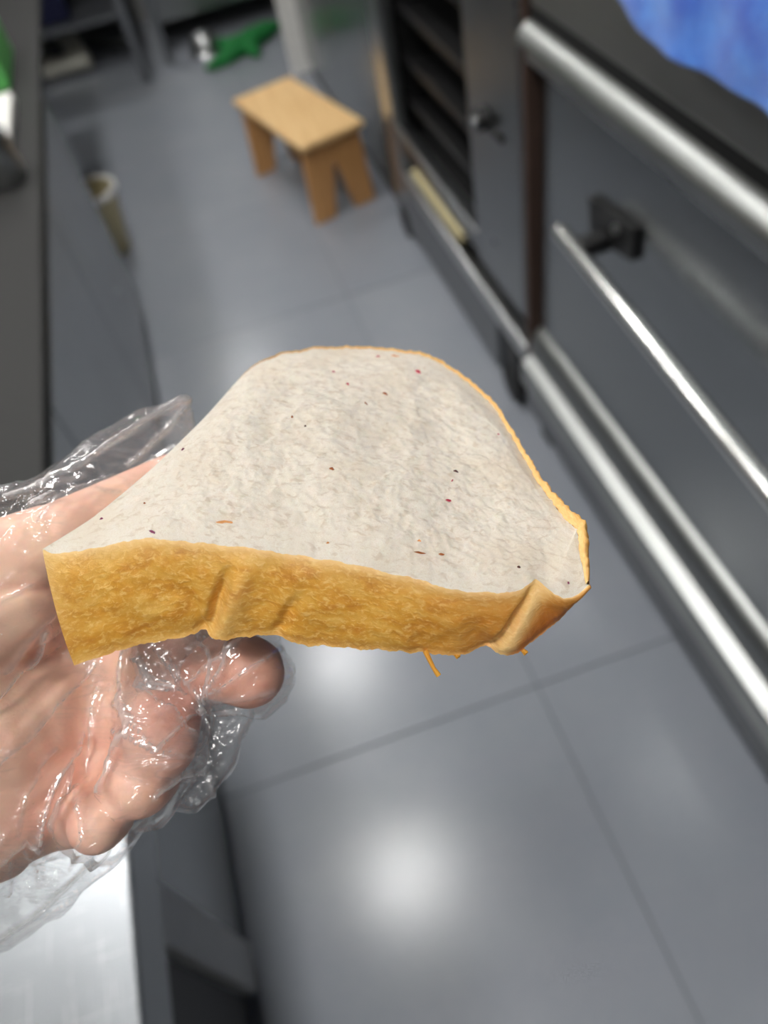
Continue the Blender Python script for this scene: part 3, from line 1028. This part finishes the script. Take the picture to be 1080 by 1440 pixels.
grid_obj('crust_rim', Gr, M['crust'], bread, UVr, tone=TR)

# torn strand of crust hanging below
MB().tube([at(598, 915, .1955), at(604, 928, .195), at(610, 940, .1945), at(617, 950, .1945)], [0.0007, 0.0006, 0.0005, 0.0007], 8).build('crust_strand', M['crust'], bread, smooth=True)
for (x, y) in ((735, 914), (640, 919)):
    c = at(x, y, .1975)
    mb = MB()
    mb.tube([c, c + R * 0.0006 + DN * 0.0007, c + R * 0.0013 + DN * 0.0004], [0.0006, 0.0008, 0.0003], 6)
    mb.build('crust_crumb', M['crust'], bread, smooth=True)

# flecks baked into the crumb
off = np.array(list(EYE))
Pw = Gf - off
zz = Pw @ FWN
GX_ = 540 + FPX * (Pw @ RN) / zz
GY_ = 720 + FPX * (Pw @ -UPN) / zz
FLK = [(488, 541, 3, 2, 20, 'red'), (541, 554, 5, 3, 30, 'brown'), (515, 568, 6, 1.6, 65, 'brown'), (430, 600, 2, 1.5, 0, 'dark'), (410, 587, 4, 2, 80, 'brown'),
       (465, 660, 5, 4, 20, 'brown'), (642, 664, 4, 2, 30, 'dark'), (636, 677, 6, 1.6, 110, 'red'), (630, 704, 6, 2, 10, 'red'), (588, 778, 13, 1.8, 2, 'brown'), (620, 781, 6, 1.8, 8, 'brown'),
       (730, 798, 3, 2.4, 30, 'dark'), (799, 820, 2, 2, 0, 'purple'), (587, 524, 5, 4, 20, 'red'), (533, 502, 4, 2, 0, 'red'), (555, 501, 7, 1.6, 5, 'orange'),
       (257, 632, 4, 2, 120, 'purple'), (143, 730, 3.6, 2.4, 10, 'purple'), (203, 708, 4, 1.6, 40, 'brown'), (214, 748, 7, 3, 50, 'purple'), (316, 734, 13, 3, -5, 'orange'), (700, 611, 2, 1.5, 0, 'red'), (470, 524, 3, 1.5, 0, 'red'), (590, 761, 3, 1.4, 0, 'orange'), (462, 764, 3, 1.6, 0, 'orange')]
for (x, y, a, b, rot, kind) in FLK:
    d2 = (GX_ - x) ** 2 + (GY_ - y) ** 2
    i, k = np.unravel_index(np.argmin(d2), d2.shape)
    c = Vector(Gf[i, k])
    dep = zz[i, k]
    th = math.radians(rot)
    e1 = (R * math.cos(th) + DN * math.sin(th)) * (a * dep / FPX)
    nf = Vector(Nface)
    e1 -= nf * e1.dot(nf) * 0.9
    e2 = (DN * math.cos(th) - R * math.sin(th)) * (b * dep / FPX)
    vs = [c + nf * 0.0006]
    for q in range(9):
        an = 2 * math.pi * q / 9
        jr = 0.75 + 0.5 * random.random()
        vs.append(c + (e1 * math.cos(an) + e2 * math.sin(an)) * jr - nf * 0.0002 + nf * 0.0003 * random.random())
    vs.append(c - nf * 0.0008)
    fs = [(0, 1 + q, 1 + (q + 1) % 9) for q in range(9)] + [(10, 1 + (q + 1) % 9, 1 + q) for q in range(9)]
    MB().add(vs, fs).build('fruit_fleck', M['fleck_' + kind], bread, smooth=True)

# ================================================================== the gloved hand
def J(px, py, dep, rpx):
    return (at(px, py, dep), rpx * dep / FPX)


palm = chain([J(-330, 1010, .245, 150), J(-150, 985, .226, 140), J(-60, 960, .224, 120)], .6)
palm += chain([J(-150, 985, .225, 130), J(-30, 1030, .226, 125), J(40, 1000, .232, 95)], .6)
palm += chain([J(-150, 1040, .23, 150), J(-40, 1120, .228, 130), J(60, 1100, .232, 88)], .6)
palm += chain([J(-150, 920, .222, 125), J(-50, 870, .217, 100), J(10, 850, .219, 74), J(40, 850, .224, 62)], .6)
thumb = chain([J(-60, 830, .217, 80), J(15, 785, .221, 62), J(95, 748, .2265, 50), J(165, 715, .235, 46), J(240, 680, .244, 43), J(290, 655, .252, 33)], .35)
index = chain([J(40, 960, .236, 70), J(150, 925, .244, 60), J(250, 920, .238, 56), J(320, 935, .228, 54), J(350, 945, .222, 53)], .35)
middle = chain([J(40, 1020, .232, 74), J(140, 1000, .240, 64), J(205, 1005, .236, 60), J(228, 1015, .227, 57), J(226, 1045, .219, 53)], .35)
ring = chain([J(20, 1080, .232, 74), J(110, 1080, .238, 62), J(180, 1085, .234, 56), J(205, 1088, .226, 52), J(196, 1105, .218, 47)], .35)
little = chain([J(-20, 1140, .230, 74), J(60, 1140, .234, 58), J(120, 1140, .230, 50), J(145, 1145, .222, 46), J(135, 1160, .215, 42)], .35)
FING = thumb + index + middle + ring + little
ALL = palm + FING
hme = voxel_mesh(ALL, 0.0012, 8)
tone = np.zeros(len(hme.vertices), np.float32)
HN = [v.normal.copy() for v in hme.vertices]
for v, vn in zip(hme.vertices, HN):
    p = v.co.copy()
    d = p - EYE
    z = d.dot(FW)
    px, py = 540 + FPX * d.dot(R) / z, 720 + FPX * d.dot(DN) / z
    # creases of the palm and of the web beside the thumb
    def ln(x0, y0, x1, y1, wd):
        ax, ay = x1 - x0, y1 - y0
        q = max(0, min(1, ((px - x0) * ax + (py - y0) * ay) / (ax * ax + ay * ay)))
        return math.exp(-(((px - x0 - q * ax) ** 2 + (py - y0 - q * ay) ** 2) / wd ** 2))
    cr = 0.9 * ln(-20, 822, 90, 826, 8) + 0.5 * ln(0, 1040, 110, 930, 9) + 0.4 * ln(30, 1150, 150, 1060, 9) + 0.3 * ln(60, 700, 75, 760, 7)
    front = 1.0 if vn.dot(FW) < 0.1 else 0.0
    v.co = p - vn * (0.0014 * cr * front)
    tone[v.index] = min(1, 0.75 * max(0, min(1, (px - 150) / 90)) * (1 if py > 850 else 0.1) + 0.35 * max(0, min(1, (px - 60) / 140)) * (1 if py < 800 else 0) + 0.5 * cr * front)  # redder fingers and creases, with the shade on them put into the tone
a = hme.attributes.new('tone', 'FLOAT', 'POINT')
a.data.foreach_set('value', tone)
hme.materials.clear()
hme.materials.append(M['skin'])
hand = bpy.data.objects.new('hand', hme)
COL.objects.link(hand)
tag(hand, 'left hand in a clear plastic glove pinching the bread slice', 'hand')


def plate(pl, th):
    P = [at(*p) for p in pl]
    return (P, [FW * th] * len(P))


def infl(lst, g):
    return [(c, r + g) for c, r in lst]


film_balls = infl(palm, 0.0022) + infl(FING, 0.0016)
# loose film: finger end beyond the thumb, web, pocket below the fingers, cuff
film_balls += chain([J(-40, 775, .226, 70), J(60, 735, .230, 62), J(130, 690, .236, 58), J(190, 645, .242, 52), J(228, 610, .247, 36), J(248, 580, .249, 15), J(254, 566, .249, 8)], .25)
film_balls += chain([J(250, 578, .249, 12), J(262, 600, .250, 10), J(250, 640, .250, 16)], .25)
pl = [plate([(-60, 745, .232), (0, 712, .232), (70, 676, .236), (150, 616, .242), (215, 574, .246), (252, 562, .248), (255, 600, .250), (225, 660, .250), (120, 720, .245), (0, 800, .238)], 0.004),
      plate([(250, 1000, .222), (340, 985, .222), (345, 1010, .222), (333, 1055, .222), (300, 1115, .221), (272, 1146, .220), (243, 1144, .220), (215, 1120, .221)], 0.007),
      plate([(-140, 1180, .224), (60, 1200, .222), (215, 1135, .221), (175, 1185, .222), (145, 1228, .224), (85, 1282, .226), (0, 1336, .228), (-140, 1395, .232)], 0.009),
      plate([(190, 905, .214), (300, 890, .214), (390, 900, .217), (300, 985, .218), (240, 1010, .216), (200, 1000, .214)], 0.003)]
gme = voxel_mesh(film_balls, 0.0010, 9, pl)
# the long folds of the film, drawn out over the palm and fingers
FOLDS = [((0, 945), (65, 865)), ((-30, 1010), (0, 975), (52, 905), (57, 885)), ((-40, 1110), (0, 1068), (48, 1025), (120, 950), (140, 930)),
         ((24, 1172), (35, 1120), (48, 1075), (70, 1050)), ((50, 1185), (60, 1155), (72, 1115), (95, 1075), (112, 1030)), ((78, 1168), (93, 1140), (97, 1100), (98, 1075)),
         ((126, 1050), (136, 985), (141, 972)), ((150, 1112), (157, 1075), (165, 1058), (185, 1032), (172, 960), (178, 915)), ((172, 1030), (218, 1055), (255, 1020), (285, 985)),
         ((168, 990), (215, 1050)), ((285, 985), (288, 1080), (300, 1125)), ((198, 922), (210, 962), (240, 968)), ((268, 960), (292, 1000), (335, 998)), ((292, 1000), (325, 955)),
         ((10, 705), (120, 655), (215, 590), (258, 566)), ((180, 655), (236, 604), (256, 575)), ((168, 694), (105, 688), (55, 735)), ((60, 690), (75, 672)),
         ((0, 1205), (35, 1180), (60, 1195)), ((30, 1190), (55, 1225), (60, 1240)), ((10, 1200), (12, 1250)), ((-20, 1330), (50, 1285), (110, 1230), (150, 1190)), ((110, 1110), (120, 1175), (100, 1220)), ((-40, 870), (0, 850), (40, 830)),
         ((290, 980), (318, 935), (330, 900)), ((290, 980), (345, 945), (392, 915)), ((290, 980), (350, 978), (378, 968)), ((290, 980), (305, 930), (285, 900)), ((262, 958), (320, 925), (352, 895)), ((200, 960), (240, 1000), (270, 1035)), ((180, 1010), (230, 1060), (280, 1060)), ((215, 1120), (250, 1085), (285, 1075)), ((225, 915), (262, 958), (290, 980)), ((60, 690), (120, 672)), ((45, 715), (80, 700)), ((100, 700), (160, 672))]
SEGS = np.array([(*a, *b, 0.6 + 0.4 * ((k * 37) % 10) / 10) for k, f in enumerate(FOLDS) for a, b in zip(f[:-1], f[1:])], float)
gco = np.empty(len(gme.vertices) * 3)
gme.vertices.foreach_get('co', gco)
gd = gco.reshape(-1, 3) - np.array(list(EYE))
gz = gd @ FWN
gpx, gpy = 540 + FPX * (gd @ RN) / gz, 720 + FPX * (gd @ -UPN) / gz
fold = np.zeros(len(gpx))
for x0, y0, x1, y1, a in SEGS:
    ax, ay = x1 - x0, y1 - y0
    q = np.clip(((gpx - x0) * ax + (gpy - y0) * ay) / (ax * ax + ay * ay), 0, 1)
    d2 = (gpx - x0 - q * ax) ** 2 + (gpy - y0 - q * ay) ** 2
    fold = np.maximum(fold, a * np.exp(-d2 / 3.8 ** 2))
UVp = np.zeros((len(gme.vertices), 2))
GN = [v.normal.copy() for v in gme.vertices]
for v, vn in zip(gme.vertices, GN):
    p = v.co.copy()
    d = p - EYE
    z = d.dot(FW)
    u, w2 = d.dot(R) * 1000, -d.dot(DN) * 1000
    al, ac = (u * 0.74 + w2 * 0.67), (-u * 0.67 + w2 * 0.74)
    n1 = noise.noise(Vector((al * 0.05, ac * 0.22, z * 60)))
    n2 = noise.noise(Vector((al * 0.13, ac * 0.5, z * 150 + 7)))
    n3 = noise.noise(Vector((u * 0.09 + 5, w2 * 0.09, z * 90)))
    rdg = max(0, 1 - abs(n1) * 4)
    vd = noise.voronoi(Vector((al * 0.032, ac * 0.10, z * 25)))[0]
    facet = min(0.5, vd[1] - vd[0])
    v.co = p + vn * (0.0007 * rdg + 0.0002 * max(0, 1 - abs(n2) * 4) + 0.0008 * max(0, n3) + 0.0034 * (0.5 - facet) + 0.0017 * fold[v.index] * (1 if vn.dot(FW) < 0.2 else 0))
    UVp[v.index] = (u + 0.35 * d.dot(FW) * 1000, w2 + 0.2 * d.dot(FW) * 1000)
ul = gme.uv_layers.new(name='UVMap')
li = np.empty(len(gme.loops), int)
gme.loops.foreach_get('vertex_index', li)
ul.data.foreach_set('uv', UVp[li].astype(np.float32).ravel())
gfa = gme.attributes.new('fold', 'FLOAT', 'POINT')
milk = 0.20 * np.exp(-((gpx - 305) / 45) ** 2 - ((gpy - 905) / 22) ** 2) + 0.22 * np.exp(-((gpx - 232) / 60) ** 2 - ((gpy - 1010) / 80) ** 2) + 0.25 * np.exp(-((gpx - 130) / 22) ** 2 - ((gpy - 945) / 14) ** 2) + 0.25 * np.exp(-((gpx - 185) / 14) ** 2 - ((gpy - 990) / 60) ** 2)  # whitened film layers; bright highlight patches are put into this haze too
gfa.data.foreach_set('value', np.clip(fold ** 2 * 0.9 + milk, 0, 1).astype(np.float32))
gme.materials.clear()
gme.materials.append(M['film'])
glove = bpy.data.objects.new('plastic_glove', gme)
COL.objects.link(glove)
glove.parent = hand
tag(glove, 'crinkled clear disposable plastic glove')
